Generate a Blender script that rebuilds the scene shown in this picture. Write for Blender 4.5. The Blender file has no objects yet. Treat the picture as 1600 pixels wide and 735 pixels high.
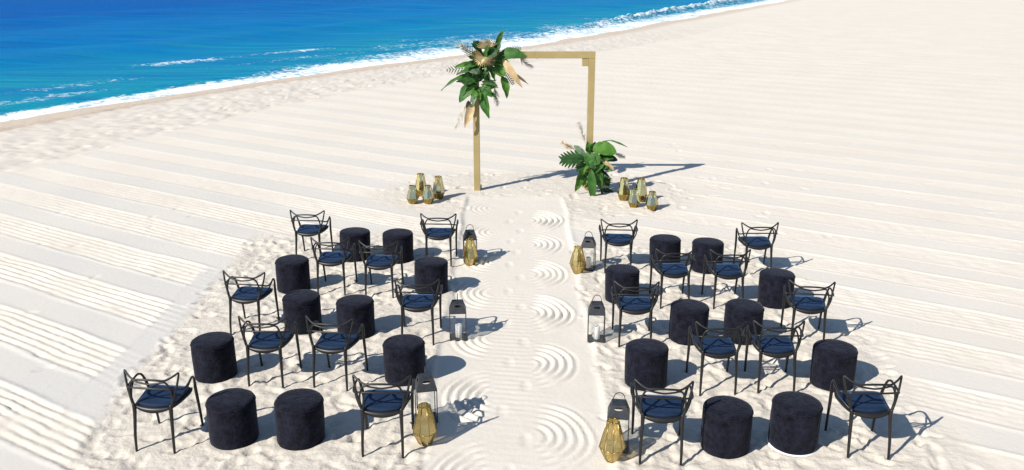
import bpy, math, random
import numpy as np
from mathutils import Vector, Matrix
R = math.radians
random.seed(7)
scene = bpy.context.scene
COL = scene.collection

# ------------------------------------------------------------------ camera
F_PX, PITCH, CAM_H = 1400.0, 0.30404569, 4.4658
cam_d = bpy.data.cameras.new("camera")
cam = bpy.data.objects.new("camera", cam_d); COL.objects.link(cam)
cam.location = (0, 0, CAM_H); cam.rotation_euler = (math.pi/2 - PITCH, 0, 0)
cam_d.sensor_width = 36; cam_d.lens = 36*F_PX/1600; cam_d.clip_end = 8000; cam_d.clip_start = .1
scene.camera = cam
# ------------------------------------------------------------------ sky and sun
SUN_EL, SUN_AZ = R(37.3), R(39.9)          # light travels towards azimuth SUN_AZ (from +x)
w = bpy.data.worlds.new("World"); scene.world = w; w.use_nodes = True
nt = w.node_tree
sky = nt.nodes.new("ShaderNodeTexSky"); sky.sky_type = 'NISHITA'; sky.sun_disc = False
sky.sun_elevation = SUN_EL; sky.sun_rotation = math.atan2(-math.cos(SUN_AZ), -math.sin(SUN_AZ))
sky.air_density = 1.0; sky.dust_density = .1; sky.ozone_density = 1.8
nt.links.new(sky.outputs[0], nt.nodes["Background"].inputs[0])
nt.nodes["Background"].inputs[1].default_value = .085
sd = bpy.data.lights.new("sun", 'SUN'); sd.energy = 4.6; sd.angle = R(.5); sd.color = (1, .955, .88)
sun = bpy.data.objects.new("sun", sd); COL.objects.link(sun)
ldir = Vector((math.cos(SUN_AZ)*math.cos(SUN_EL), math.sin(SUN_AZ)*math.cos(SUN_EL), -math.sin(SUN_EL)))
sun.rotation_euler = ldir.to_track_quat('-Z', 'Y').to_euler(); sun.location = (-20, -20, 30)
scene.view_settings.view_transform = 'Standard'; scene.view_settings.look = 'None'
scene.view_settings.gamma = 1; scene.view_settings.exposure = .57
scene.cycles.transparent_max_bounces = 32

# ------------------------------------------------------------------ material helpers
def mat(name, col=(.5,.5,.5), rough=.5, metal=0, spec=.5, sheen=0, sheen_col=None, emis=None):
    m = bpy.data.materials.new(name); m.use_nodes = True
    b = m.node_tree.nodes["Principled BSDF"]
    b.inputs["Base Color"].default_value = (*col, 1); b.inputs["Roughness"].default_value = rough
    b.inputs["Metallic"].default_value = metal; b.inputs["Specular IOR Level"].default_value = spec
    if sheen:
        b.inputs["Sheen Weight"].default_value = sheen; b.inputs["Sheen Roughness"].default_value = .4
        if sheen_col: b.inputs["Sheen Tint"].default_value = (*sheen_col, 1)
    return m
def N(m, kind, **kw):
    n = m.node_tree.nodes.new(kind)
    for k, v in kw.items():
        if k in n.inputs: n.inputs[k].default_value = v
        else: setattr(n, k, v)
    return n
def L(m, a, b): m.node_tree.links.new(a, b)
def bsdf(m): return m.node_tree.nodes["Principled BSDF"]
def ramp(m, fac, stops):
    r = N(m, "ShaderNodeValToRGB"); e = r.color_ramp.elements
    while len(e) < len(stops): e.new(.5)
    for x, (p, c) in zip(e, stops): x.position = p; x.color = (*c, 1)
    L(m, fac, r.inputs[0]); return r.outputs[0]
def mixc(m, fac, a, b, mode='MIX'):
    n = N(m, "ShaderNodeMix"); n.data_type = 'RGBA'; n.blend_type = mode
    for s, v in ((n.inputs[0], fac), (n.inputs[6], a), (n.inputs[7], b)):
        if hasattr(v, 'is_output'): L(m, v, s)
        elif isinstance(v, (int, float)): s.default_value = v
        else: s.default_value = (*v, 1)
    return n.outputs[2]
def mth(m, op, a, b=0., c=0.):
    n = N(m, "ShaderNodeMath"); n.operation = op
    for s, v in zip(n.inputs, (a, b, c)):
        if hasattr(v, 'is_output'): L(m, v, s)
        else: s.default_value = v
    return n.outputs[0]
def vary(m, c1, c2, scale=8, detail=4, bump=0, bscale=60):
    """object-space mottling between two colours, optional fine bump"""
    tc = N(m, "ShaderNodeTexCoord"); n = N(m, "ShaderNodeTexNoise", Scale=scale, Detail=detail); n.inputs['Roughness'].default_value = .62
    L(m, tc.outputs["Object"], n.inputs["Vector"])
    L(m, ramp(m, n.outputs[0], [(.32, c1), (.68, c2)]), bsdf(m).inputs["Base Color"])
    if bump:
        n2 = N(m, "ShaderNodeTexNoise", Scale=bscale, Detail=3); L(m, tc.outputs["Object"], n2.inputs["Vector"])
        b = N(m, "ShaderNodeBump", Strength=bump, Distance=.01); L(m, n2.outputs[0], b.inputs["Height"])
        L(m, b.outputs[0], bsdf(m).inputs["Normal"])
    return m

# ------------------------------------------------------------------ object helpers
def mesh(name, verts, faces, smooth=True):
    me = bpy.data.meshes.new(name); me.from_pydata([tuple(v) for v in verts], [], faces); me.update()
    if smooth:
        me.polygons.foreach_set("use_smooth", [True]*len(me.polygons))
    return me
def link(name, data, material=None, parent=None, loc=None, rz=0):
    o = bpy.data.objects.new(name, data); COL.objects.link(o)
    if material is not None and data is not None and not data.materials: data.materials.append(material)
    if parent: o.parent = parent
    if loc is not None: o.location = loc
    o.rotation_euler.z = rz
    return o
def tag(o, label, cat, group=None):
    o["label"] = label; o["category"] = cat
    if group: o["group"] = group
    return o
class MB:
    def __init__(s): s.v = []; s.f = []
    def add(s, v, f):
        k = len(s.v); s.v += [tuple(p) for p in v]; s.f += [tuple(i+k for i in q) for q in f]; return s
    def mesh(s, name, smooth=True): return mesh(name, s.v, s.f, smooth)
def catmull(P, n=6):
    P = [Vector(p) for p in P]; out = []
    for i in range(len(P)-1):
        p0 = P[i-1] if i else P[0]*2-P[1]; p1, p2 = P[i], P[i+1]
        p3 = P[i+2] if i+2 < len(P) else P[-1]*2-P[-2]
        for k in range(n):
            t = k/n
            out.append(.5*((2*p1)+(p2-p0)*t+(2*p0-5*p1+4*p2-p3)*t*t+(3*p1-p0-3*p2+p3)*t**3))
    out.append(P[-1]); return out
def tube(P, r, sides=8, n=5, flat=1.0):
    """smooth tube through P; r is a radius or one radius for each point"""
    Q = catmull(P, n) if n > 1 else [Vector(p) for p in P]
    if isinstance(r, (int, float)): r = [r]*len(P)
    rr = [np.interp(i/(len(Q)-1)*(len(P)-1), range(len(P)), r) for i in range(len(Q))]
    v = []; f = []; up = None
    for i, p in enumerate(Q):
        d = (Q[min(i+1, len(Q)-1)]-Q[max(i-1, 0)]).normalized()
        if up is None: up = d.cross(Vector((.31, .95, .12))).normalized()
        up = (up - d*up.dot(d)).normalized(); s = d.cross(up)
        for k in range(sides):
            a = 2*math.pi*k/sides; v.append(p+(up*math.cos(a)+s*math.sin(a)*flat)*rr[i])
    for i in range(len(Q)-1):
        for k in range(sides):
            a = i*sides+k; b = i*sides+(k+1) % sides; f.append((a, b, b+sides, a+sides))
    f.append(tuple(range(sides))[::-1]); f.append(tuple((len(Q)-1)*sides+k for k in range(sides)))
    return v, f
def lathe(prof, seg=32, wob=None):
    v = []; f = []
    for j, (r, z) in enumerate(prof):
        for k in range(seg):
            a = 2*math.pi*k/seg; q = r*(1+(wob(a, z) if wob else 0)); v.append((q*math.cos(a), q*math.sin(a), z))
    for j in range(len(prof)-1):
        for k in range(seg):
            a = j*seg+k; b = j*seg+(k+1) % seg; f.append((a, b, b+seg, a+seg))
    f.append(tuple(range(seg))[::-1]); f.append(tuple((len(prof)-1)*seg+k for k in range(seg)))
    return v, f
def box(x0, x1, y0, y1, z0, z1, b=0.0):
    if b <= 0:
        v = [(x, y, z) for z in (z0, z1) for x, y in ((x0,y0),(x1,y0),(x1,y1),(x0,y1))]
        return v, [(3,2,1,0),(4,5,6,7),(0,1,5,4),(1,2,6,5),(2,3,7,6),(3,0,4,7)]
    v = []
    for z, e in ((z0, b), (z0+b, 0), (z1-b, 0), (z1, b)):
        for x, y, sx, sy in ((x0,y0,1,1),(x1,y0,-1,1),(x1,y1,-1,-1),(x0,y1,1,-1)):
            if sx*sy > 0: v += [(x+sx*e, y+sy*(b+e*0+e), z), (x+sx*(b+e), y+sy*e, z)]
            else: v += [(x+sx*(b+e), y+sy*e, z), (x+sx*e, y+sy*(b+e), z)]
    f = [tuple(range(8))[::-1], tuple(range(24, 32))]
    for j in range(3):
        for k in range(8): a = j*8+k; c = j*8+(k+1) % 8; f.append((a, c, c+8, a+8))
    return v, f
def prism(poly, thick):
    """flat polygon (list of Vectors) given a thickness along its normal"""
    P = [Vector(p) for p in poly]; n = (P[1]-P[0]).cross(P[2]-P[0]).normalized()*thick*.5
    k = len(P); v = [p+n for p in P]+[p-n for p in P]
    f = [tuple(range(k)), tuple(range(k, 2*k))[::-1]]+[(i, i+k, (i+1) % k+k, (i+1) % k) for i in range(k)]
    return v, f

# ------------------------------------------------------------------ numpy noise
rng = np.random.default_rng(3)
PERM = rng.random((256, 256))
def vnoise(x, y):
    xi = np.floor(x).astype(int); yi = np.floor(y).astype(int); fx = x-xi; fy = y-yi
    fx = fx*fx*fx*(fx*(fx*6-15)+10); fy = fy*fy*fy*(fy*(fy*6-15)+10)
    a = PERM[xi & 255, yi & 255]; b = PERM[(xi+1) & 255, yi & 255]; c = PERM[xi & 255, (yi+1) & 255]; d = PERM[(xi+1) & 255, (yi+1) & 255]
    return (a*(1-fx)+b*fx)*(1-fy)+(c*(1-fx)+d*fx)*fy
def fbm(x, y, o=3):
    s = 0; a = .5
    for k in range(o):
        s = s+a*(vnoise(x*2**k+17.3*k, y*2**k+9.1*k)-.5); a *= .5
    return s
def sstep(a, b, x):
    t = np.clip((x-a)/(b-a), 0, 1); return t*t*(3-2*t)

# ------------------------------------------------------------------ shoreline
WATER_Z = -.12
SY = np.array([-400, 12, 24.83, 27.85, 31.03, 34.98, 39.05, 42.12, 48.81, 61.15, 94.27, 130, 4000.])
SX = np.array([-181, -20.1, -15.0, -13.55, -11.5, -8.95, -5.51, -2.97, 1.71, 8.53, 27.71, 49, 2400.])
SYw, SXw = SY*1.027, SX*1.027
_yy = np.linspace(-60, 200, 1300); _xx = np.interp(_yy, SYw, SXw)
_k = np.exp(-.5*(np.arange(-40, 41)/14.)**2); _k /= _k.sum()
_xs = np.convolve(np.pad(_xx, 40, mode='reflect', reflect_type='odd'), _k, 'valid')
def shore_x(y):
    return np.where((y > -59) & (y < 199), np.interp(y, _yy, _xs), np.interp(y, SYw, SXw))
COS_SHORE = .88
def inland(x, y): return (x-shore_x(y))*COS_SHORE        # metres inland of the waterline (negative: sea)

# ------------------------------------------------------------------ beach sand (one sheet to the horizon)
def axis(parts):
    out = []
    for a, b, s0, s1 in parts:
        x = a; s = s0
        while x < b-1e-6:
            out.append(x); t = (x-a)/(b-a); x += s0*(s1/s0)**t
    out.append(parts[-1][1]); return np.array(out)
xs = axis([(-700, -60, 120, 8), (-60, -16, 6, .35), (-16, -9, .16, .06), (-9, -4.6, .045, .03), (-4.6, 4.6, .026, .026), (4.6, 8.5, .03, .06), (8.5, 16, .07, .2), (16, 60, .3, 6), (60, 3000, 8, 500)])
ys = axis([(-60, 4, 8, .4), (4, 6.2, .3, .05), (6.2, 13, .026, .026), (13, 18, .03, .045), (18, 26, .05, .085), (26, 50, .1, .28), (50, 130, .35, 3), (130, 4000, 5, 500)])
X, Y = np.meshgrid(xs, ys)
D = inland(X, Y)
Z = np.where(D < 3, -.12*sstep(3, 0, D), 0.) + np.where(D < 0, np.maximum(D*.12, -2.5), 0)
WOB = fbm(X*.9, Y*.9, 2)*.5
# -- the zones
half = .88+.10*fbm(Y*.7, X*0+3, 2)
aisle = sstep(.05, -.03, np.abs(X-.05)-half-.02) * sstep(16.9, 16.5, Y)
tramp_l = sstep(-4.35, -4.15, X+WOB*.45+.10*(Y-9)*(Y < 9)) * sstep(.0, .1, -X-half+.07)
tramp_r = sstep(4.5, 3.7, X+WOB*1.6) * sstep(0., .1, X-half-.03)
tramp = np.clip(tramp_l*sstep(14.6, 13.9, Y+WOB)+tramp_r*sstep(14.3, 13.2, Y+WOB), 0, 1)
archz = sstep(2.9, 2.1, np.hypot((X-.45)/1.25, (Y-16.9)/.75)+WOB)*.75
tramp = np.maximum(tramp, archz)*(1-aisle)
lumpy = sstep(6.6, 6.1, D+WOB*1.2)*sstep(1.7, 2.3, D+WOB*.4)*sstep(75, 45, Y)
wet = sstep(3.1, 1.9, D+WOB*.7)
flat_edge = sstep(-4.62, -4.56, X+WOB*.3)*sstep(-4.1, -4.25, X)*sstep(12.8, 12.5, Y)*sstep(8.0, 8.4, Y+WOB)     # smooth strip beside the seating
rake = np.clip(1-tramp-aisle-lumpy-wet-flat_edge*.8, 0, 1)
# -- raked bands at -32 degrees
q = X*math.sin(R(32))+Y*math.cos(R(32))+.14*fbm(X*.35, Y*.35, 2)+.05*fbm(X*1.7, Y*1.7, 2)
ph = q/1.24-(.91+.36*sstep(-3, 4, X))
fr = ph-np.floor(ph)                                   # 0 = middle of a smooth strip
dist = np.minimum(fr, 1-fr)
comb = sstep(.21, .25, dist+.02*fbm(X*1.3, Y*1.3, 2))   # 1 inside the combed band
tines = np.cos(2*math.pi*((fr-.225)/.55)*6.0+2.4*fbm(X*.8, Y*.8, 2)+1.6*fbm(X*3, Y*3, 2))
tines = 1-2*((1-tines)/2)**2.6
amp = .0135*(1+.9*np.clip(fbm(X*1.3, Y*1.3, 3)*3, -1, 1))*sstep(22, 10, Y)*(.22+.70*sstep(2, -4, X))
Z += rake*(comb*(tines*amp*(.55+.9*vnoise(X*4+3, Y*4))-.004) + (1-comb)*.002 + comb*.020*fbm(X*7, Y*7, 3)*sstep(24, 10, Y))
rim = np.exp(-((dist-.215)/.02)**2)*.012*sstep(28, 10, Y)
Z += rake*rim*(.4+1.6*np.clip(fbm(X*1.1+5, Y*1.1, 3)+.3, 0, 1))
# -- trampled sand
Z += tramp*(.036*fbm(X*2.3, Y*2.3, 2)-.042*np.abs(fbm(X*5, Y*5, 2))+.012*fbm(X*10, Y*10, 2))
# -- lumpy strip above the tide line
Z += lumpy*(.08*fbm(X*1.9, Y*1.9, 3)+.06*fbm(X*4.2, Y*4.2, 2))*sstep(-2, 4, D)
Z += wet*.012*fbm(X*1.3, Y*1.3, 2)+.05*sstep(10, 60, Y)*fbm(X*.12, Y*.12, 2)
Z -= .05*np.exp(-((D-2.15+WOB*.3)/.16)**2)*sstep(60, 30, Y)        # crease of the tide line
far = sstep(6, 9, D)*sstep(34, 44, Y)
Z += far*.05*fbm(X*.9, Y*.9, 3)
# -- aisle, serpentine rake arcs
RARC = [(.30, 15.16), (.27, 13.77), (.25, 12.37), (.22, 10.89), (.2, 9.35), (.2, 7.73)]
LARC = [(-.30, 15.95), (-.28, 14.47), (-.27, 13.0), (-.25, 11.62), (-.22, 10.08), (-.2, 8.55), (-.2, 7.0)]
Z -= aisle*.02
arc = np.zeros_like(Z)
for side, C in ((1, RARC), (-1, LARC)):
    for i, (cx, cy) in enumerate(C):
        dx = (X-cx)*side; dy = Y-cy; rr = np.hypot(dx, dy*.86)+.045*fbm(X*2.5, Y*2.5, 3)
        ang = np.arctan2(np.abs(dy), np.maximum(dx, 1e-4))
        rm = (.56 if side > 0 else .53)*(1+.09*math.sin(i*2.7+side)); ak = .82+.28*math.sin(i*1.9+2*side)-(.25 if side < 0 and i < 3 else 0)
        m_ = sstep(.07, .13, rr)*sstep(rm+.06, rm-.02, rr)*np.where(dx > 0, sstep(1.55, 1.0, ang), 0)
        tr = np.cos(2*math.pi*rr/.098); tr = np.sign(tr)*np.abs(tr)**.75
        arc = np.where(m_ > np.abs(arc)*40, m_*tr*.0195*ak*(.6+.8*vnoise(X*5, Y*5)), arc)
mid = aisle*np.exp(-(X/.28)**2)
cross = np.cos(2*math.pi*(Y+.16*X)/.11)*.005*sstep(.25, .6, vnoise(X*0+2.2, Y*.65))
Z += aisle*(arc+mid*cross*.6+.006*fbm(X*4, Y*4, 3))
Z += .008*np.exp(-((np.abs(X-.05)-half-.06)/.05)**2)*sstep(16.8, 16.3, Y)*(Y > 6)*(.5+1.2*vnoise(X*2, Y*2))
Z += .0035*fbm(X*16, Y*16, 2)*sstep(22, 12, Y)*sstep(9, 6, np.abs(X))*(.25+tramp)
# -- footprints
def dent(cx, cy, a, ln, wd, dp, rimh):
    r = ln*1.5
    i0, i1 = np.searchsorted(xs, (cx-r, cx+r)); j0, j1 = np.searchsorted(ys, (cy-r, cy+r))
    if i1-i0 < 3 or j1-j0 < 3: return
    x = X[j0:j1, i0:i1]-cx; y = Y[j0:j1, i0:i1]-cy
    u = (x*math.cos(a)+y*math.sin(a))/ln*2; v = (-x*math.sin(a)+y*math.cos(a))/wd*2
    d2 = u*u+v*v
    Z[j0:j1, i0:i1] += -dp*np.exp(-d2**3*.8)*(1+.25*u)+rimh*np.exp(-((np.sqrt(d2)-1.35)/.33)**2)*(1+.5*u)
rr_ = random.Random(11)
def zone_dents(n, x0, x1, y0, y1, ok, sc=1.0, dp=(.007, .021)):
    for _ in range(n):
        x, y = rr_.uniform(x0, x1), rr_.uniform(y0, y1)
        if ok(x, y): dent(x, y, rr_.uniform(0, 6.3), rr_.uniform(.13, .29)*sc, rr_.uniform(.07, .13)*sc, rr_.uniform(*dp), rr_.uniform(.002, .008))
def samp(A, x, y):
    i = min(max(np.searchsorted(xs, x), 1), len(xs)-1); j = min(max(np.searchsorted(ys, y), 1), len(ys)-1)
    tx = (x-xs[i-1])/(xs[i]-xs[i-1]); ty = (y-ys[j-1])/(ys[j]-ys[j-1])
    return float((A[j-1, i-1]*(1-tx)+A[j-1, i]*tx)*(1-ty)+(A[j, i-1]*(1-tx)+A[j, i]*tx)*ty)
zone_dents(2000, -4.4, 4.4, 6.2, 14.6, lambda x, y: samp(tramp, x, y) > .5)
zone_dents(200, -3.2, 4.2, 14.6, 19, lambda x, y: samp(tramp, x, y) > .25)
zone_dents(1400, -17, 4, 18, 45, lambda x, y: samp(lumpy, x, y) > .5, 1.2, (.012, .032))
CHAIRS = [  # key, x, y, yaw, row, place
 ("L", -3.331, 7.704, -6, 4, "outer"), ("L", -1.206, 7.625, 0, 4, "aisle"), ("L", -2.646, 9.031, -4, 3, "outer"), ("L", -1.902, 8.964, -11, 3, "aisle"),
 ("L", -3.244, 10.40, -7, 2, "outer"), ("L", -1.124, 10.122, -1, 2, "aisle"), ("L", -2.461, 11.767, -4, 1, "outer"), ("L", -1.787, 11.661, -4, 1, "aisle"),
 ("L", -3.067, 13.13, -5, 0, "outer"), ("L", -1.094, 12.915, -1, 0, "aisle"),
 ("R", 1.384, 7.504, -4, 4, "aisle"), ("R", 3.310, 7.577, -1, 4, "outer"), ("R", 2.186, 8.862, 1, 3, "aisle"), ("R", 2.829, 8.877, -3, 3, "outer"),
 ("R", 1.473, 10.055, -2, 2, "aisle"), ("R", 3.56, 10.08, -8, 2, "outer"), ("R", 2.144, 11.315, 3, 1, "aisle"), ("R", 2.848, 11.272, 1, 1, "outer"),
 ("R", 1.568, 12.677, -3, 0, "aisle"), ("R", 3.575, 12.523, 0, 0, "outer")]
POUFS = [("R",2.02,7.52,4,"a"),("R",2.68,7.58,4,"o"),("R",1.46,8.87,3,"a"),("R",2.14,10.06,2,"a"),("R",2.8,10.06,2,"o"),("R",3.53,11.21,1,"o"),("R",2.89,12.56,0,"o"),("R",2.29,12.7,0,"a"),("R",1.49,11.35,1,"a"),("R",3.49,8.86,3,"o"),
 ("L",-3.29,9.05,3,"o"),("L",-2.68,7.68,4,"o"),("L",-2.04,7.68,4,"a"),("L",-1.18,8.99,3,"a"),("L",-1.92,10.2,2,"a"),("L",-2.61,10.36,2,"o"),("L",-3.05,11.74,1,"o"),("L",-2.41,13.07,0,"o"),("L",-1.74,13.01,0,"a"),("L",-1.12,11.66,1,"a")]
for k, x, y, row, pl in POUFS:                          # sand pushed up round each pouf
    i0, i1 = np.searchsorted(xs, (x-.5, x+.5)); j0, j1 = np.searchsorted(ys, (y-.5, y+.5))
    rr = np.hypot(X[j0:j1, i0:i1]-x, Y[j0:j1, i0:i1]-y)
    sub = Z[j0:j1, i0:i1]; lvl = float(np.mean(sub[(rr < .3)]))
    sub[...] = sub+(lvl-sub)*sstep(.34, .22, rr)*.85+.022*np.exp(-((rr-.265)/.04)**2)*vnoise(X[j0:j1, i0:i1]*6, Y[j0:j1, i0:i1]*6)
for k, x, y, a, row, pl in CHAIRS:                      # small pits and rims where the legs press in
    c, s_ = math.cos(R(a)), math.sin(R(a))
    for p, q_ in ((-.187, -.262), (.187, -.262), (-.226, .266), (.226, .266)):
        dent(x+c*p-s_*q_, y+s_*p+c*q_, rr_.uniform(0, 6), .09, .08, .008, .009)
for k in range(16):                                    # stray prints along the aisle and on the raked sand
    dent(.02+(.09 if k % 2 else -.09)+rr_.uniform(-.05, .05), 7.1+k*.57, R(90), .25, .10, .007, .001)
for k in range(40): dent(rr_.uniform(2.5, 9), rr_.uniform(14, 22), rr_.uniform(0, 6), .26, .12, .010, .002)
for k in range(26): dent(rr_.uniform(-8.5, -4.5), rr_.uniform(8, 16), rr_.uniform(0, 6), .22, .11, .010, .002)
nx_, ny_ = len(xs), len(ys)
me = bpy.data.meshes.new("beach_sand")
co = np.stack([X, Y, Z], -1).reshape(-1, 3).astype(np.float32)
me.vertices.add(nx_*ny_); me.vertices.foreach_set("co", co.ravel())
jj, ii = np.meshgrid(np.arange(ny_-1), np.arange(nx_-1), indexing='ij')
a_ = (jj*nx_+ii).ravel(); quads = np.stack([a_, a_+1, a_+1+nx_, a_+nx_], -1).astype(np.int32)
me.loops.add(quads.size); me.loops.foreach_set("vertex_index", quads.ravel())
me.polygons.add(len(quads)); me.polygons.foreach_set("loop_start", np.arange(0, quads.size, 4, dtype=np.int32))
me.update(calc_edges=True); me.polygons.foreach_set("use_smooth", np.ones(len(quads), bool))
for nm, A in (("wet", np.clip(wet*(1-sstep(60, 110, Y)*.6), 0, 1)), ("packed", np.clip(rake*(1-comb)*(D > 5)*(1-.5*sstep(13, 30, Y))*(1-.4*sstep(-1, 4, X))*np.clip(.85+.9*fbm(X*.6, Y*.6, 3), 0, 1)+aisle*.35+flat_edge, 0, 1)), ("lumpy", lumpy), ("lumptread", tramp)):
    at = me.attributes.new(nm, 'FLOAT', 'POINT'); at.data.foreach_set("value", A.ravel().astype(np.float32))
m = mat("sand", rough=.95, spec=.12)
tc = N(m, "ShaderNodeTexCoord")
n1 = N(m, "ShaderNodeTexNoise", Scale=.55, Detail=5); n2 = N(m, "ShaderNodeTexNoise", Scale=130., Detail=2); n3 = N(m, "ShaderNodeTexNoise", Scale=9., Detail=5)
for n in (n1, n2, n3): L(m, tc.outputs["Object"], n.inputs["Vector"])
def attr(m, nm): a = N(m, "ShaderNodeAttribute"); a.attribute_name = nm; return a.outputs["Fac"]
base = ramp(m, n1.outputs[0], [(.3, (.665, .598, .508)), (.7, (.70, .638, .552))])
base = mixc(m, mth(m, 'MULTIPLY', attr(m, "packed"), .85), base, (.575, .55, .51))
base = mixc(m, mth(m, 'MULTIPLY', attr(m, "lumpy"), .7), base, (.585, .535, .47))
base = mixc(m, mth(m, 'MULTIPLY', attr(m, "lumptread"), .75), base, (.555, .505, .435))
wetc = ramp(m, n3.outputs[0], [(.35, (.46, .37, .285)), (.65, (.56, .465, .37))])
base = mixc(m, mth(m, 'MULTIPLY', attr(m, "wet"), .85), base, wetc)
gr = ramp(m, n2.outputs[0], [(.3, (.86, .86, .86)), (.7, (1, 1, 1))])
base = mixc(m, .6, base, gr, 'MULTIPLY')
L(m, base, bsdf(m).inputs["Base Color"])
bp = N(m, "ShaderNodeBump", Strength=.35, Distance=.012); bp2 = N(m, "ShaderNodeBump", Strength=.25, Distance=.02)
L(m, mth(m, 'MULTIPLY_ADD', attr(m, "lumptread"), .5, .2), bp2.inputs["Strength"])
L(m, n2.outputs[0], bp.inputs["Height"]); n4 = N(m, "ShaderNodeTexNoise", Scale=17., Detail=6); L(m, tc.outputs["Object"], n4.inputs["Vector"])
L(m, n4.outputs[0], bp2.inputs["Height"]); L(m, bp.outputs[0], bp2.inputs["Normal"]); L(m, bp2.outputs[0], bsdf(m).inputs["Normal"])
sand = link("beach_sand", me, m); sand["kind"] = "structure"
sand["label"] = "pale sand beach, raked in diagonal bands and trampled round the seats"

def gz(x, y, r=.0):
    if r <= 0: return samp(Z, x, y)
    return float(np.mean([samp(Z, x+r*math.cos(a), y+r*math.sin(a)) for a in np.linspace(0, 6.28, 9)[:-1]]))

# ------------------------------------------------------------------ sea
sy = axis([(-300, 18, 40, 1.), (18, 60, .14, .2), (60, 120, .22, 1.2), (120, 3500, 3, 300)])
st = axis([(-1.6, 7, .07, .12), (7, 30, .14, .5), (30, 140, .6, 5), (140, 3500, 8, 400)])
T_, S_ = np.meshgrid(st, sy)
wig = 1.0*fbm(S_*.22, S_*0+1.5, 3)
XX = shore_x(S_)-T_/COS_SHORE; YY = S_
foamw = np.interp(S_, [0, 25, 31, 35, 39, 44, 50, 58, 66, 80, 100], [.30, .30, .42, .8, 3.0, 5.0, 6.5, 6.0, 5.0, 4.5, 4.5])
te = T_+wig*.6
swell = .10*np.sin(te*.5+9*fbm(S_*.05, T_*.09, 3))*sstep(2, 12, T_)*sstep(60, 20, T_)+.22*fbm(XX*.13+YY*.05, YY*.45, 4)*sstep(3, 15, T_)
brk = np.exp(-((te-np.interp(S_, [20, 55, 75, 100], [1.0, 1.6, 2.6, 3.0]))/.55)**2)*np.interp(S_, [20, 36, 48, 58, 66, 90, 120], [.05, .06, .12, .22, .42, .55, .55])
chop = fbm(XX*2.9, YY*2.9, 4)
ZZ = WATER_Z+.025+swell*.9+brk*(.75+1.1*chop)+.05*chop*np.exp(-np.maximum(te, 0)/foamw)*sstep(-.5, .4, te)
ZZ = np.where(T_ < 0, WATER_Z+.025+wig*.07, ZZ)
foam = (.78+.35*vnoise(S_*.6+4, T_*.5))*np.exp(-np.maximum(te-.1, 0)/(foamw*.75))-.30*sstep(.5, 1.6, te)*sstep(foamw*2.5, foamw, te)*vnoise(S_*.5, T_*.9)
foam = np.maximum(foam, np.clip(brk*1.6, 0, 1))
streak = np.exp(-((te-4.4-1.2*fbm(S_*.12, S_*0+8, 2))/.9)**2)*.60*vnoise(S_*.3, T_*.3)*sstep(28, 33, S_)*sstep(60, 45, S_)*1.3
streak = np.maximum(streak, np.exp(-((te-7.4-1.6*fbm(S_*.1, S_*0+3, 2))/.8)**2)*.75*vnoise(S_*.4, T_*.4)*sstep(35, 38, S_)*sstep(48, 44, S_))
streak = np.maximum(streak, np.exp(-((te-2.2)/.7)**2)*.5*sstep(34, 30, S_))
foam = np.maximum(foam, streak*.82)
sm = bpy.data.meshes.new("sea"); ns, nt_ = len(sy), len(st)
sm.vertices.add(ns*nt_); sm.vertices.foreach_set("co", np.stack([XX, YY, ZZ], -1).astype(np.float32).ravel())
jj, ii = np.meshgrid(np.arange(ns-1), np.arange(nt_-1), indexing='ij'); a_ = (jj*nt_+ii).ravel()
quads = np.stack([a_, a_+nt_, a_+nt_+1, a_+1], -1).astype(np.int32)
sm.loops.add(quads.size); sm.loops.foreach_set("vertex_index", quads.ravel())
sm.polygons.add(len(quads)); sm.polygons.foreach_set("loop_start", np.arange(0, quads.size, 4, dtype=np.int32))
sm.update(calc_edges=True); sm.polygons.foreach_set("use_smooth", np.ones(len(quads), bool))
for nm, A in (("foam", foam), ("offshore", T_)):
    at = sm.attributes.new(nm, 'FLOAT', 'POINT'); at.data.foreach_set("value", A.ravel().astype(np.float32))
m = mat("sea_water", rough=.3, spec=.0)
tc = N(m, "ShaderNodeTexCoord"); mp = N(m, "ShaderNodeMapping"); mp.inputs["Rotation"].default_value = (0, 0, R(-8)); mp.inputs["Scale"].default_value = (.15, 1, 1)
L(m, tc.outputs["Object"], mp.inputs["Vector"])
w1 = N(m, "ShaderNodeTexNoise", Scale=.9, Detail=6, Roughness=.6); w2 = N(m, "ShaderNodeTexNoise", Scale=.16, Detail=4)
w3 = N(m, "ShaderNodeTexNoise", Scale=2.6, Detail=6, Roughness=.68); w3.inputs["Distortion"].default_value = 1.2
L(m, mp.outputs[0], w1.inputs["Vector"]); L(m, mp.outputs[0], w2.inputs["Vector"]); L(m, tc.outputs["Object"], w3.inputs["Vector"])
dep = mth(m, 'MULTIPLY', attr(m, "offshore"), 1/46)
dep = mth(m, 'ADD', dep, mth(m, 'MULTIPLY', mth(m, 'SUBTRACT', w2.outputs[0], .5), .55))
dep = mth(m, 'ADD', dep, mth(m, 'MULTIPLY', mth(m, 'SUBTRACT', w1.outputs[0], .5), 1.3))
wc = ramp(m, dep, [(.0, (.006, .23, .335)), (.18, (.002, .18, .345)), (.5, (.0008, .142, .365)), (1, (.0004, .088, .325))])
fo = mth(m, 'ADD', attr(m, "foam"), mth(m, 'MULTIPLY', mth(m, 'SUBTRACT', w3.outputs[0], .5), 2.1))
fo = N(m, "ShaderNodeMapRange"); 
fgate = mth(m, 'MINIMUM', mth(m, 'MULTIPLY', attr(m, "foam"), 4.), 1.)
fsum = mth(m, 'ADD', attr(m, "foam"), mth(m, 'MULTIPLY', fgate, mth(m, 'MULTIPLY', mth(m, 'SUBTRACT', w3.outputs[0], .5), 2.9)))
L(m, fsum, fo.inputs[0]); fo.inputs[1].default_value = .36; fo.inputs[2].default_value = .95
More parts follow.
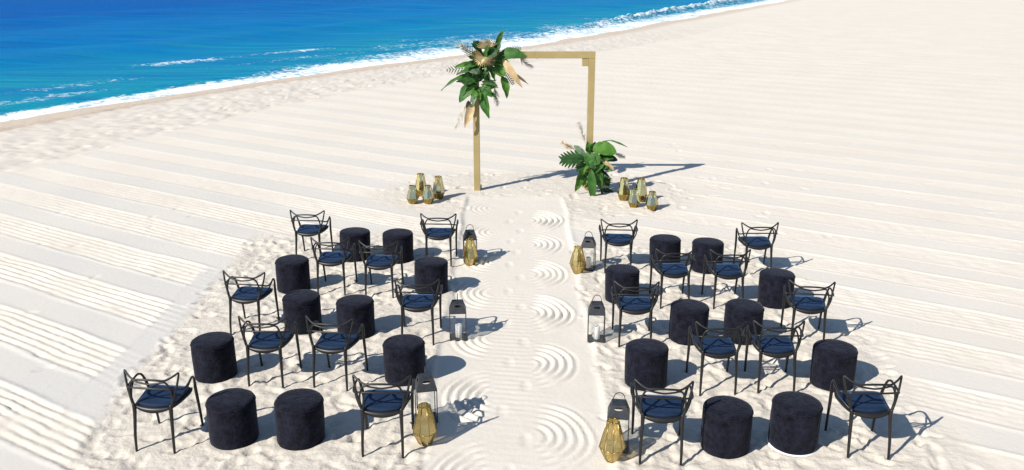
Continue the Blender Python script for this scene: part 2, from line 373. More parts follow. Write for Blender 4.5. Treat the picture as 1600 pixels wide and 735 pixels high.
L(m, mixc(m, fo.outputs[0], wc, (.80, .83, .84)), bsdf(m).inputs["Base Color"])
L(m, mth(m, 'MULTIPLY_ADD', fo.outputs[0], .6, .22), bsdf(m).inputs["Roughness"])
bp = N(m, "ShaderNodeBump", Strength=.55, Distance=.35); L(m, w1.outputs[0], bp.inputs["Height"])
bp2 = N(m, "ShaderNodeBump", Strength=.5, Distance=.08); L(m, w3.outputs[0], bp2.inputs["Height"]); L(m, bp.outputs[0], bp2.inputs["Normal"])
L(m, bp2.outputs[0], bsdf(m).inputs["Normal"])
gl = N(m, "ShaderNodeBsdfGlossy"); gl.inputs["Roughness"].default_value = .18; L(m, bp2.outputs[0], gl.inputs["Normal"])
mx = N(m, "ShaderNodeMixShader"); L(m, mth(m, 'MULTIPLY_ADD', fo.outputs[0], -.06, .06), mx.inputs[0]); L(m, bsdf(m).outputs[0], mx.inputs[1]); L(m, gl.outputs[0], mx.inputs[2])
L(m, mx.outputs[0], m.node_tree.nodes["Material Output"].inputs[0])
sea = link("sea", sm, m); sea["kind"] = "structure"; sea["label"] = "blue sea with white foam breaking along the shore"

# ------------------------------------------------------------------ materials of the things
M_black = vary(mat("black_plastic", rough=.42, spec=.4), (.008, .0078, .008), (.0125, .012, .012), 14)
M_cush = vary(mat("navy_velvet", rough=.75, spec=.25, sheen=.2, sheen_col=(.25, .5, 1)), (.0016, .0095, .030), (.004, .0165, .047), 18, 5, .3, 90)
M_velvet = vary(mat("black_velvet", rough=.9, spec=.12, sheen=.10, sheen_col=(.8, .85, 1)), (.0010, .0011, .0026), (.0125, .0132, .025), 13, 9, .9, 36)
M_seam = vary(mat("black_piping", rough=.8, spec=.2), (.006, .006, .011), (.012, .012, .02), 30)
M_white = vary(mat("white_board", rough=.6), (.72, .72, .7), (.8, .8, .78), 10)
M_wood = mat("gold_paint", rough=.55, spec=.4)
vary(M_wood, (.29, .222, .092), (.335, .26, .115), 5, 5, .2, 40)
M_brass = vary(mat("brass", rough=.3, metal=.9), (.26, .185, .05), (.38, .28, .085), 20)
M_iron = vary(mat("black_iron", rough=.5, spec=.4), (.02, .022, .026), (.032, .034, .04), 25)
M_wax = vary(mat("candle_wax", rough=.5), (.80, .79, .75), (.86, .85, .82), 8)
bsdf(M_wax).inputs["Subsurface Weight"].default_value = .2
M_wick = mat("wick", (.03, .028, .025), .9)
def glassy(name, tint, gloss_col, fac, rough, fres=.5):
    m = bpy.data.materials.new(name); m.use_nodes = True; nt = m.node_tree; nt.nodes.clear()
    o = N(m, "ShaderNodeOutputMaterial"); mx = N(m, "ShaderNodeMixShader"); t = N(m, "ShaderNodeBsdfTransparent"); g = N(m, "ShaderNodeBsdfGlossy")
    t.inputs[0].default_value = (*tint, 1); g.inputs[0].default_value = (*gloss_col, 1); g.inputs["Roughness"].default_value = rough
    lw = N(m, "ShaderNodeLayerWeight"); lw.inputs[0].default_value = .35
    L(m, mth(m, 'MULTIPLY_ADD', lw.outputs["Fresnel"], fres, fac), mx.inputs[0])
    L(m, t.outputs[0], mx.inputs[1]); L(m, g.outputs[0], mx.inputs[2]); L(m, mx.outputs[0], o.inputs[0]); return m
M_glass = glassy("clear_glass", (.985, .99, .99), (1, 1, 1), .015, .02, .3)
M_gglass = glassy("gold_glass", (.97, .93, .78), (.92, .80, .48), .20, .16)
M_mirror = glassy("mirror_glass", (.86, .78, .50), (.92, .86, .64), .40, .05)

# ------------------------------------------------------------------ black interlaced armchair
def ctube(P, r, *k):
    return tube(P, r*.88 if isinstance(r, float) else [q*.88 for q in r], *k)
def chair_meshes():
    P = {}
    for nm, s in (("l", -1), ("r", 1)):
        b = MB(); b.add(*ctube([(.187*s, -.262, -.03), (.186*s, -.25, .16), (.18*s, -.225, .34), (.178*s, -.215, .43), (.183*s, -.215, .49)], [.0125, .0155, .0185, .022, .017], 10, 5)); P["leg_b"+nm] = b.mesh("leg")
        b = MB(); b.add(*ctube([(.226*s, .268, -.03), (.228*s, .243, .16), (.233*s, .205, .36), (.241*s, .175, .47), (.256*s, .142, .575), (.262*s, .112, .622)], [.0125, .015, .018, .018, .0135, .012], 10, 5)); P["leg_f"+nm] = b.mesh("leg")
        b = MB()
        b.add(*ctube([(.262*s, .112, .620), (.270*s, .068, .638), (.279*s, -.02, .622), (.277*s, -.09, .612), (.262*s, -.145, .622), (.236*s, -.182, .640)], [.012, .012, .012, .0115, .011, .0105], 8, 5))
        b.add(*ctube([(.182*s, -.215, .475), (.222*s, -.165, .515), (.262*s, -.08, .560), (.277*s, .0, .616)], [.014, .011, .0105, .010], 8, 5))
        P["arm"+nm] = b.mesh("armrest")
    # outer uprights with the horn tips and the bowed top rail in one stroke
    b = MB()
    half_ = [(.180, -.215, .46), (.206, -.205, .54), (.238, -.180, .65), (.259, -.157, .755), (.2625, -.153, .790), (.253, -.159, .792), (.215, -.188, .768), (.150, -.222, .742), (.075, -.236, .748), (0, -.240, .751)]
    rad_ = [.016, .0135, .0125, .0115, .0105, .0105, .0115, .0115, .0115, .0115]
    b.add(*ctube([(-x, y, z) for x, y, z in half_]+[(x, y, z) for x, y, z in half_[-2::-1]], rad_+rad_[-2::-1], 8, 5))
    P["top_rail"] = b.mesh("top_rail")
    b = MB()     # inner uprights, under-bowed rail
    half_ = [(.184, -.205, .455), (.194, -.206, .52), (.203, -.209, .59), (.188, -.216, .67), (.155, -.221, .722), (.085, -.233, .716), (0, -.237, .706)]
    rad_ = [.014, .012, .0115, .011, .011, .0105, .0105]
    b.add(*ctube([(-x, y, z) for x, y, z in half_]+[(x, y, z) for x, y, z in half_[-2::-1]], rad_+rad_[-2::-1], 8, 5))
    P["back_hoop"] = b.mesh("back_hoop")
    b = MB(); b.add(*ctube([(-.236, -.182, .640), (-.19, -.212, .652), (-.09, -.228, .657), (0, -.232, .658), (.09, -.228, .657), (.19, -.212, .652), (.236, -.182, .640)], .0108, 8, 5)); P["middle_rail"] = b.mesh("middle_rail")
    # seat shell and cushion
    def slab(z_of, th_of, wf, wb, y0, y1, nu=14, nv=12, exp=5):
        top = []; bot = []
        for j in range(nv+1):
            v = j/nv; y = y0+(y1-y0)*v
            for i in range(nu+1):
                u = -1+2*i/nu; hw = wb+(wf-wb)*v
                rnd = 1-.10*abs(2*v-1)**exp
                x = u*hw*rnd; yy = y-(.028*(1-u*u) if v == 0 else 0)*1+(.02*(1-u*u)*v**6)
                z = z_of(u, v); top.append((x, yy, z)); bot.append((x*.985, yy, z-th_of(u, v)))
        n = (nu+1); k = len(top); f = []
        for j in range(nv):
            for i in range(nu):
                a = j*n+i; f.append((a, a+1, a+1+n, a+n)); f.append((k+a+n, k+a+n+1, k+a+1, k+a))
        rimv = [i for i in range(n)]+[j*n+nu for j in range(1, nv+1)]+[nv*n+i for i in range(nu-1, -1, -1)]+[j*n for j in range(nv-1, 0, -1)]
        for a, c in zip(rimv, rimv[1:]+rimv[:1]): f.append((c, a, k+a, k+c))
        return top+bot, f
    zs = lambda u, v: .452+.012*u*u-.010*math.sin(math.pi*v)+.006*v
    b = MB(); b.add(*slab(zs, lambda u, v: .022+.034*(1-u*u)*max(0, 1-v*3.2)*.65+.02*(1-u*u)*max(0, v*4-3), .236, .190, -.215, .178)); P["seat"] = b.mesh("seat")
    b = MB(); b.add(*slab(lambda u, v: zs(u, v)+.030-.012*abs(u)**6-.010*abs(2*v-1)**6, lambda u, v: .028, .216, .172, -.178, .166)); P["cushion"] = b.mesh("seat_cushion")
    return P
CP = chair_meshes()
CHAIR_PARTS = [("leg", "leg_bl"), ("leg", "leg_br"), ("leg", "leg_fl"), ("leg", "leg_fr"), ("armrest", "arml"), ("armrest", "armr"), ("top_rail", "top_rail"), ("back_hoop", "back_hoop"), ("middle_rail", "middle_rail"), ("seat", "seat"), ("seat_cushion", "cushion")]
def make_chair(x, y, deg, label):
    a = R(deg); c, s = math.cos(a), math.sin(a)
    z = np.mean([gz(x+c*p-s*q_, y+s*p+c*q_) for p, q_ in ((-.187, -.26), (.187, -.26), (-.226, .264), (.226, .264))])
    t = link("armchair", None, None, None, (x, y, float(z)-.004), a); t.empty_display_size = .2
    t.rotation_euler.x = R(rr_.uniform(-.8, .8)); t.rotation_euler.y = R(rr_.uniform(-.8, .8))
    for nm, key in CHAIR_PARTS: link(nm, CP[key], M_cush if key == "cushion" else M_black, t)
    return tag(t, label, "chair", "black armchairs set in rows either side of the aisle")
ROW = ["the row closest to the arch", "the second row from the arch", "the middle row", "the fourth row from the arch", "the row farthest from the arch"]
SIDE = {"L": "sea side", "R": "landward side"}
for k, x, y, a, row, pl in CHAIRS:
    if row in (0, 2, 4):
        lab = f"black loop-backed armchair at the {pl} end of {ROW[row]}, {SIDE[k]}"
    else:
        lab = f"black loop-backed armchair, {'nearer the aisle' if pl == 'aisle' else 'farther from the aisle'} in {ROW[row]}, {SIDE[k]}"
    make_chair(x, y, a, lab)

# ------------------------------------------------------------------ velvet poufs
def pouf_meshes(seed):
    r = random.Random(seed); p1, p2 = r.uniform(0, 6), r.uniform(0, 6)
    wob = lambda a, z: .012*math.sin(2*a+p1)*(z*2)+.007*math.sin(5*a+p2+z*6)+.004*math.sin(11*a+p1*3+z*14)
    side = [(.205, -.02), (.222, -.005), (.2285, .025), (.229, .09), (.230, .18), (.231, .28), (.2305, .36), (.2285, .392), (.224, .405)]
    top = [(.222, .403), (.2275, .409), (.2275, .418), (.2215, .430), (.208, .439), (.185, .4445), (.14, .448), (.08, .4495), (.02, .45)]
    b = MB(); b.add(*lathe(side, 40, wob)); t = MB(); t.add(*lathe(top, 40, wob))
    return b.mesh("side_cover"), t.mesh("top_pad")
PM = [pouf_meshes(s) for s in range(4)]
seam_me = (lambda b: (b.add(*tube([(.2292*math.cos(a), .2292*math.sin(a), .4055) for a in np.linspace(0, 2*math.pi, 41)], .0042, 5, 1)), b.mesh("piping"))[1])(MB())
plate_me = (lambda b: (b.add(*lathe([(.10, -.03), (.232, -.03), (.2345, -.024), (.2345, -.008), (.231, -.003), (.10, -.003)], 40)), b.mesh("base_plate"))[1])(MB())
for i, (k, x, y, row, pl) in enumerate(POUFS):
    t = link("pouf", None, None, None, (x, y, gz(x, y, .2)-.006), rr_.uniform(0, 6.28))
    t.rotation_euler.x = R(rr_.uniform(-1.6, 1.6)); t.rotation_euler.y = R(rr_.uniform(-1.6, 1.6))
    a, b = PM[i % 4]
    link("side_cover", a, M_velvet, t); tp = link("top_pad", b, M_velvet, t); link("piping", seam_me, M_seam, tp)
    if i == 1: t.location.z += .022; link("base_plate", plate_me, M_white, t)["label"] = "white base plate showing under the pouf"
    if row in (0, 2, 4): lab = f"black velvet pouf, {'nearer the aisle' if pl == 'a' else 'farther from the aisle'} in {ROW[row]}, {SIDE[k]}"
    else: lab = f"black velvet pouf at the {'aisle' if pl == 'a' else 'outer'} end of {ROW[row]}, {SIDE[k]}"
    if i == 1: lab = "black velvet pouf with white base plate in row farthest from the arch, landward side"
    tag(t, lab, "pouf", "black velvet poufs between the armchairs")

# ------------------------------------------------------------------ black candle lanterns
def lantern_meshes():
    P = {}; W = .098; H = .36
    b = MB()
    for sx in (-1, 1):
        for sy_ in (-1, 1): b.add(*box(sx*W-.0045, sx*W+.0045, sy_*W-.0045, sy_*W+.0045, 0, H))
    for z in (0.0, H-.012):
        for s in (-1, 1):
            b.add(*box(-W+.006, W-.006, s*W-.0055, s*W+.0055, z, z+.012)); b.add(*box(s*W-.0055, s*W+.0055, -W+.006, W-.006, z, z+.012))
    P["frame"] = b.mesh("frame", False)
    b = MB(); b.add(*box(-W+.006, W-.006, -W+.006, W-.006, .001, .008)); P["floor"] = b.mesh("floor_plate", False)
    z0, z1, r0, r1 = H, H+.11, W+.006, .066
    outer = [Vector((-r0, 0, z0)), Vector((r0, 0, z0)), Vector((r1, 0, z1)), Vector((-r1, 0, z1))]
    pts = []
    for i in range(4):
        for k in range(6): pts.append(outer[i].lerp(outer[(i+1) % 4], k/6))
    cx = Vector((0, 0, z0+.078)); inner = []
    for p in pts:
        d = p-cx; a = math.atan2(d.z, d.x); inner.append(cx+Vector((.040*math.cos(a), 0, .015*math.sin(a))))
    b = MB(); n = len(pts)
    for q_ in range(4):
        rot = Matrix.Rotation(q_*math.pi/2, 3, 'Z')
        def pl(p, off): f = (p.z-z0)/(z1-z0); return rot @ Vector((p.x, -(r0+(r1-r0)*f)+off, p.z))
        v = [pl(p, 0) for p in pts]+[pl(p, 0) for p in inner]+[pl(p, .003) for p in pts]+[pl(p, .003) for p in inner]
        f = []
        for i in range(n):
            j = (i+1) % n; f += [(i, j, n+j, n+i), (2*n+j, 2*n+i, 3*n+i, 3*n+j), (n+i, n+j, 3*n+j, 3*n+i)]
        b.add(v, f)
    b.add(*box(-r1+.002, r1-.002, -r1+.002, r1-.002, z1-.004, z1+.003)); P["roof"] = b.mesh("roof", False)
    b = MB(); b.add(*tube([(-.05, 0, z1), (-.055, 0, z1+.04), (-.036, 0, z1+.085), (0, 0, z1+.102), (.036, 0, z1+.085), (.055, 0, z1+.04), (.05, 0, z1)], .0042, 6, 4)); P["handle"] = b.mesh("handle")
    b = MB(); b.add(*box(-W+.007, W-.007, -.0012, .0012, .013, H-.013)); P["pane"] = b.mesh("pane", False)
    b = MB(); b.add(*lathe([(.036, 0), (.038, .003), (.038, .158), (.0365, .164), (.031, .1645), (.024, .160), (.01, .158)], 24)); P["candle"] = b.mesh("candle")
    b = MB(); b.add(*tube([(0, 0, .157), (.001, 0, .166), (.004, .001, .172)], .0016, 5, 2)); P["wick"] = b.mesh("wick")
    return P
LP = lantern_meshes()
LANT = [(-.64, 12.98, 6, 1, "black iron candle lantern behind a gold lantern, aisle edge of first row, sea side"),
 (-.66, 10.10, 4, 1, "black iron candle lantern standing alone at the aisle edge, sea side"),
 (-.86, 8.06, 12, 1, "black iron candle lantern behind gold lantern by the row farthest from arch, sea side"),
 (1.13, 12.60, -12, 1, "black iron candle lantern behind a gold lantern, aisle edge of first row, landward side"),
 (1.02, 10.02, -4, 1, "black iron candle lantern standing alone at the aisle edge, landward side"),
 (1.00, 7.52, -8, 1, "black iron candle lantern behind gold lantern by the row farthest from arch, landward side")]
WHERE = ["first row, sea side", "lone lantern on the sea side", "lantern by the farthest row, sea side", "first row, landward side", "lone lantern on the landward side", "lantern by the farthest row, landward side"]
for i, (x, y, a, has, lab) in enumerate(LANT):
    z = gz(x, y, .1)+.004
    t = link("candle_lantern", None, None, None, (x, y, z), R(a))
    for nm, key, mm in (("frame", "frame", M_iron), ("floor_plate", "floor", M_iron), ("roof", "roof", M_iron)): o = link(nm, LP[key], mm, t)
    h = link("handle", LP["handle"], M_iron, t); h.rotation_euler.z = R(88 if i in (1, 2) else 8)
    for q_ in range(4):
        p = link("pane", LP["pane"], M_glass, t); p.rotation_euler.z = q_*math.pi/2
        p.location = (math.sin(q_*math.pi/2)*.098, -math.cos(q_*math.pi/2)*.098, 0)
    tag(t, lab, "lantern", "black candle lanterns along the aisle")
    c = link("candle", None, None, None, (x+.008, y-.004, z+.0085))
    link("wax_pillar", LP["candle"], M_wax, c); link("wick", LP["wick"], M_wick, c)
    tag(c, f"white pillar candle inside the black iron lantern, {WHERE[i]}" if "lantern" not in WHERE[i] else f"white pillar candle inside the black {WHERE[i]}", "candle", "white pillar candles in the lanterns")

# ------------------------------------------------------------------ gold faceted lanterns
def gold_meshes(h, rt, rm, rb, zm, n=8):
    P = {}; ring = lambda r, z: [Vector((r*math.cos(2*math.pi*(k+.5)/n), r*math.sin(2*math.pi*(k+.5)/n), z)) for k in range(n)]
    Bt, Md, Tp = ring(rb, 0.004), ring(rm, zm), ring(rt, h)
    b = MB()
    for k in range(n):
        j = (k+1) % n
        for A, C, rd in ((Bt[k], Md[k], .0036), (Md[k], Tp[k], .0036), (Bt[k], Bt[j], .0036), (Md[k], Md[j], .0034), (Tp[k], Tp[j], .0048)): b.add(*tube([A, C], rd, 5, 1))
    P["frame"] = b.mesh("frame")
    b = MB(); b.add(*prism(Bt, .003)); P["base"] = b.mesh("base_plate", False)
    def pane(A, C, D_, E_):
        c = (A+C+D_+E_)/4; b = MB(); b.add(*prism([c+(p-c)*.985 for p in (A, C, D_, E_)], .002)); return b.mesh("pane", False)
    P["lo"] = pane(Bt[0], Bt[1], Md[1], Md[0]); P["up"] = pane(Md[0], Md[1], Tp[1], Tp[0])
    return P
GS = {"s": gold_meshes(.34, .058, .118, .07, .105), "t": gold_meshes(.43, .066, .122, .075, .13), "n": gold_meshes(.40, .056, .122, .062, .135)}
M_gbase = M_gglass
GOLD = [(-.63, 12.80, "n", 10, "gold faceted glass lantern by the aisle end of the first row, sea side"),
 (-.83, 7.60, "n", 4, "gold faceted glass lantern by the aisle in row farthest from arch, sea side"),
 (.965, 12.40, "n", 14, "gold faceted glass lantern by the aisle end of the first row, landward side"),
 (.925, 7.30, "n", 20, "gold faceted glass lantern by the aisle in row farthest from arch, landward side"),
 (-1.86, 16.22, "s", 0, "short gold lantern farthest from the arch in the cluster by the flower-topped post"),
 (-1.76, 16.80, "t", 12, "tall gold lantern at the back of the cluster by the flower-topped post"),
 (-1.57, 16.22, "s", 22, "short gold lantern between two tall ones in cluster by the flower-topped post"),
 (-1.40, 16.55, "t", 5, "tall gold lantern closest to the arch in the cluster by the flower-topped post"),
 (2.12, 16.45, "t", 8, "tall gold lantern closest to the greenery at the arch's foot"),
 (2.25, 15.98, "s", 0, "short gold lantern between two tall ones beside the greenery at arch's foot"),
 (2.43, 16.38, "t", 15, "tall gold lantern between two short ones beside the greenery at arch's foot"),
 (2.56, 15.82, "s", 4, "short gold lantern farthest from the greenery in the cluster at arch's foot")]
for i, (x, y, k, a, lab) in enumerate(GOLD):
    t = link("gold_lantern", None, None, None, (x, y, gz(x, y, .08)+.002), R(a)); P = GS[k]
    link("frame", P["frame"], M_brass, t); link("base_plate", P["base"], M_brass, t)
    for q_ in range(8):
        for key in ("lo", "up"):
            p = link("pane", P[key], (M_brass if key == "lo" else M_mirror) if i > 3 else M_gglass, t); p.rotation_euler.z = q_*math.pi/4
    tag(t, lab, "lantern", "gold faceted lanterns")

# ------------------------------------------------------------------ wedding arch
AX0, AX1, AY, AH, PW = -.69, 1.515, 17.22, 2.70, .062
arch = link("wedding_arch", None, None, None, (0, AY, 0))
def part(nm, me_, m_, par): return link(nm, me_, m_, par)
for xx in (AX0, AX1):
    b = MB(); b.add(*box(xx-PW, xx+PW, -.05, .05, -.12, AH-.124, .004)); part("post", b.mesh("post", False), M_wood, arch)
b = MB(); b.add(*box(AX0-PW, AX1+PW, -.052, .052, AH-.122, AH, .004)); part("top_beam", b.mesh("top_beam", False), M_wood, arch)
for xx, s in ((AX1-PW-.062, 1), (AX0+PW+.062, -1)):
    b = MB(); b.add(*box(xx-.058, xx+.060, -.04, .04, AH-.27, AH-.1245, .003)); part("corner_block", b.mesh("corner_block", False), M_wood, arch)
for xx in (AX0, AX1):
    b = MB(); b.add(*box(xx-PW+.002, xx+PW-.002, .054, .40, -.10, .02)); part("foot", b.mesh("foot", False), M_wood, arch)
tag(arch, "tall rectangular gold-painted wooden wedding arch facing the seats", "arch")

# ------------------------------------------------------------------ greenery
def leafmat(name, c1, c2, rough=.55, trans=.25):
    m = vary(mat(name, rough=rough, spec=.3), c1, c2, 7, 4, .25, 26)
    bsdf(m).inputs['Transmission Weight'].default_value = 0.0
    if trans:
        tl = N(m, 'ShaderNodeBsdfTranslucent'); tl.inputs[0].default_value = (c2[0]*2.2, c2[1]*2.0, c2[2]*1.2, 1); mx = N(m, 'ShaderNodeMixShader'); mx.inputs[0].default_value = trans
        L(m, bsdf(m).outputs[0], mx.inputs[1]); L(m, tl.outputs[0], mx.inputs[2]); L(m, mx.outputs[0], m.node_tree.nodes['Material Output'].inputs[0])
    return m
M_leaf = [leafmat("leaf_deep_green", (.013, .045, .012), (.030, .092, .020)), leafmat("leaf_mid_green", (.026, .092, .016), (.062, .170, .030)),
          leafmat("leaf_bright_green", (.052, .15, .018), (.105, .24, .038)), leafmat("leaf_grey_green", (.12, .19, .11), (.19, .27, .17), .55)]
M_gold = leafmat("gold_sprayed_leaf", (.15, .10, .04), (.42, .32, .16), .34, 0); bsdf(M_gold).inputs["Metallic"].default_value = .45
M_tan = leafmat("dried_tan_leaf", (.38, .27, .13), (.52, .40, .24), .5, .1)
M_plume = leafmat("dried_plume", (.42, .38, .32), (.52, .48, .42), .9, 0)
def back(u, v, yoff):
    """photo direction -> point on the vertical plane y = AY + yoff (the arch's plane)"""
    c, s = math.cos(PITCH), math.sin(PITCH); dx = (u-800)/F_PX; dy = (v-367.5)/F_PX
    d = Vector((dx, c-dy*s, -s-dy*c)); k = (AY+yoff)/d.y
    return Vector((d.x*k, AY+yoff, CAM_H+d.z*k))
def strip_leaf(A, B, wid, bow=.12, fold=.25, tilt=0., shape='lance', nseg=10):
    A = Vector(A); B = Vector(B); ax = B-A; ln = ax.length; d = ax.normalized()
    view = Vector((0, -1, .35)).normalized(); side = d.cross(view)
    side = side.normalized() if side.length > .1 else Vector((1, 0, 0)); nrm = side.cross(d).normalized()
    side, nrm = side*math.cos(tilt)+nrm*math.sin(tilt), nrm*math.cos(tilt)-side*math.sin(tilt)
    v = []; f = []
    for i in range(nseg+1):
        t = i/nseg
        if shape == 'lance': wdt = (math.sin(math.pi*min(1, t**.75*.98+.02))**.85)
        elif shape == 'paddle': wdt = max(0, 1-abs(2*t-.92)**2.6)**.6 if t < .96 else .12
        else: wdt = (.45+.55*math.sin(math.pi*t))*(1-t**6)
        hw = max(.004, wid*.5*wdt); c = A+d*(ln*t)+nrm*(bow*ln*4*t*(1-t))+Vector((0, 0, -.10*ln*t*t))+Vector((0, 0, .10*ln*t))
        wv = .012*math.sin(t*17+wid*50)
        for k, u in enumerate((-1, -.55, 0, .55, 1)):
            v.append(c+side*(u*hw)+nrm*((fold*abs(u)-fold*.5)*hw+wv*u))
    n = 5
    for i in range(nseg):
        for k in range(4): a = i*n+k; f.append((a, a+1, a+1+n, a+n))
    m_ = len(v); v += [p-nrm*.003 for p in v]
    f += [tuple(m_+q_ for q_ in reversed(x)) for x in f]
    return v, f
def frond(A, B, wid, n=10, lw=.020, bow=.1, taper=True, rnd=None, droop=.25):
    A = Vector(A); B = Vector(B); d = (B-A).normalized(); ln = (B-A).length
    view = Vector((0, -1, .3)).normalized(); side = d.cross(view).normalized(); nrm = side.cross(d).normalized()
    b = MB(); P = [A+d*(ln*t)+nrm*(bow*ln*4*t*(1-t)) for t in np.linspace(0, 1, 6)]
    b.add(*tube(P, [.006, .0055, .005, .004, .003, .002], 5, 2))
    for i in range(n):
        t = .12+.86*i/(n-1); c = A+d*(ln*t)+nrm*(bow*ln*4*t*(1-t))
        l = wid*.5*(math.sin(math.pi*(.15+.8*t))**.7 if taper else 1)
        for s in (-1, 1):
            e = c+side*(s*l*.82)+d*(l*.62)+nrm*(-droop*l+(rnd.uniform(-.15, .15)*l if rnd else 0))
            q = (e-c).normalized(); w_ = q.cross(nrm).normalized()*lw*.5; m1 = c.lerp(e, .35); up = nrm*.002
            b.add([c-w_*.4, m1-w_, e, m1+w_, c+w_*.4, m1+up*2], [(0, 1, 5), (1, 2, 5), (2, 3, 5), (3, 4, 5), (4, 0, 5), (4, 3, 2, 1, 0)])
    return b.v, b.f
def fan(C, up, rad, spread=2.6, n=15, face=Vector((0, -1, .3))):
    up = Vector(up).normalized(); face = face.normalized(); side = up.cross(face).normalized(); nrm = side.cross(up)
    b = MB()
    for i in range(n):
        a = -spread/2+spread*i/(n-1); d = up*math.cos(a)+side*math.sin(a); ww = d.cross(nrm).normalized()*(rad*spread/n*.50)
        l = rad*(.86+.14*math.cos(a*1.3))*(1+.06*math.sin(i*2.3)); rise = nrm*(.05*rad); tipd = nrm*(.02*rad)
        mid_ = C+d*l*.62+rise; tip = C+d*l+tipd; cup = nrm*(rad*.035)
        b.add([C, mid_-ww*.62-cup, mid_+cup, mid_+ww*.62-cup, tip-ww*.16, tip+ww*.16], [(0, 1, 2), (0, 2, 3), (1, 4, 2), (2, 4, 5), (2, 5, 3)])
    return b.v, b.f
def monstera(A, B, wid):
    A = Vector(A); B = Vector(B); d = (B-A).normalized(); ln = (B-A).length
    side = d.cross(Vector((0, -1, .35))).normalized(); nrm = side.cross(d).normalized(); b = MB()
    b.add(*tube([A, A.lerp(B, .5)+nrm*.05*ln, B], [.007, .006, .003], 5, 3))
    n = 7
    for s in (-1, 1):
        for i in range(n):
            t = .04+.9*i/(n-1); c = A+d*(ln*t)+nrm*(.05*ln*4*t*(1-t)); l = wid*.5*(math.sin(math.pi*(.22+.70*t))**.6)
            q = (side*s*.86+d*(.30+.5*t)).normalized(); e = c+q*l-nrm*(.22*l); m1 = c+q*l*.6+nrm*.01; w_ = d*(ln/n*.56)
            b.add([c-w_*1.1, m1-w_, e-w_*.35, e+w_*.35, m1+w_, c+w_*1.1, m1+nrm*.012], [(0, 1, 6), (1, 2, 6), (2, 3, 6), (3, 4, 6), (4, 5, 6), (5, 0, 6)])
    return b.v, b.f
def plume(A, B, wid, rnd, n=90):
    A = Vector(A); B = Vector(B); d = (B-A).normalized(); ln = (B-A).length; b = MB()
    side = d.cross(Vector((0, -1, .3))).normalized(); nrm = side.cross(d)
    b.add(*tube([A, A.lerp(B, .5), B], [.004, .003, .0015], 5, 3))
    for i in range(n):
        t = .15+.85*rnd.random(); a = rnd.uniform(0, 6.28); c = A+d*ln*t
        o = (side*math.cos(a)+nrm*math.sin(a)*.7); l = wid*.5*(1.15-t*.6)*rnd.uniform(.6, 1)
        e = c+o*l*.8+d*l*1.0+Vector((0, 0, -.15*l)); w_ = (e-c).cross(nrm+side*.3).normalized()*.0036
        b.add([c-w_, c+w_, e+w_*.3, e-w_*.3], [(0, 1, 2, 3)])
    return b.v, b.f
prn = random.Random(5)
def arrangement(name, label, origin, items, z_px, fillers):
    root = link(name, None, None, None, origin); O = Vector(origin)
    X0, Y0, SC = z_px
    P = lambda p, off: back(X0+p[0]*SC, Y0+p[1]*SC, off)
    for it in items:
        kind, a, b_, wid, mm, o0, o1 = it[:7]; wm = wid*SC/83.0
        A, B = P(a, o0), P(b_, o1)
        if kind in ('lance', 'paddle', 'strap'): v, f = strip_leaf(A, B, wm, prn.uniform(.05, .13), prn.uniform(.2, .45), prn.uniform(-.45, .45), kind); nm = "leaf"
        elif kind == 'frond': v, f = frond(A, B, wm, bow=.08, rnd=prn); nm = "palm_frond"
        elif kind == 'fan': v, f = fan(A, B-A, (B-A).length, it[7]); nm = "fan_leaf"
        elif kind == 'monstera': v, f = monstera(A, B, wm); nm = "split_leaf"
        elif kind == 'plume': v, f = plume(A, B, wm, prn); nm = "dried_plume"
        link(nm, mesh(nm, [Vector(p)-O for p in v], f, True), mm, root)
    for (cx, cy, rx, ry, n, ln, o0, o1) in fillers:
        for k in range(n):
            a = 2*math.pi*(k+prn.random()*.8)/n; r0 = prn.uniform(.1, .45); A = P((cx+rx*r0*math.cos(a), cy+ry*r0*math.sin(a)), prn.uniform(o0, o1))
            l = ln*prn.uniform(.7, 1.15); a2 = a+prn.uniform(-.4, .4)
            dv = Vector((math.cos(a2), -.35+prn.uniform(-.5, .3), -math.sin(a2)*.8-.25)).normalized()
            v, f = strip_leaf(A, A+dv*l, l*prn.uniform(.17, .34), prn.uniform(.03, .12), prn.uniform(.2, .5), prn.uniform(-.8, .8), prn.choice(['lance', 'lance', 'paddle']))
            link("leaf", mesh("leaf", [Vector(p)-O for p in v], f, True), prn.choice(M_leaf[:3]), root)
    core = MB(); c = P((fillers[0][0], fillers[0][1]), -.02)-O
    core.add(*lathe([(.02, -.10), (.10, -.07), (.13, 0), (.10, .07), (.02, .10)], 10)); core.v = [tuple(Vector(p)+c) for p in core.v]
    link("foam_core", core.mesh("foam_core"), M_leaf[0], root)
    return root
dk, md, br, gy = M_leaf
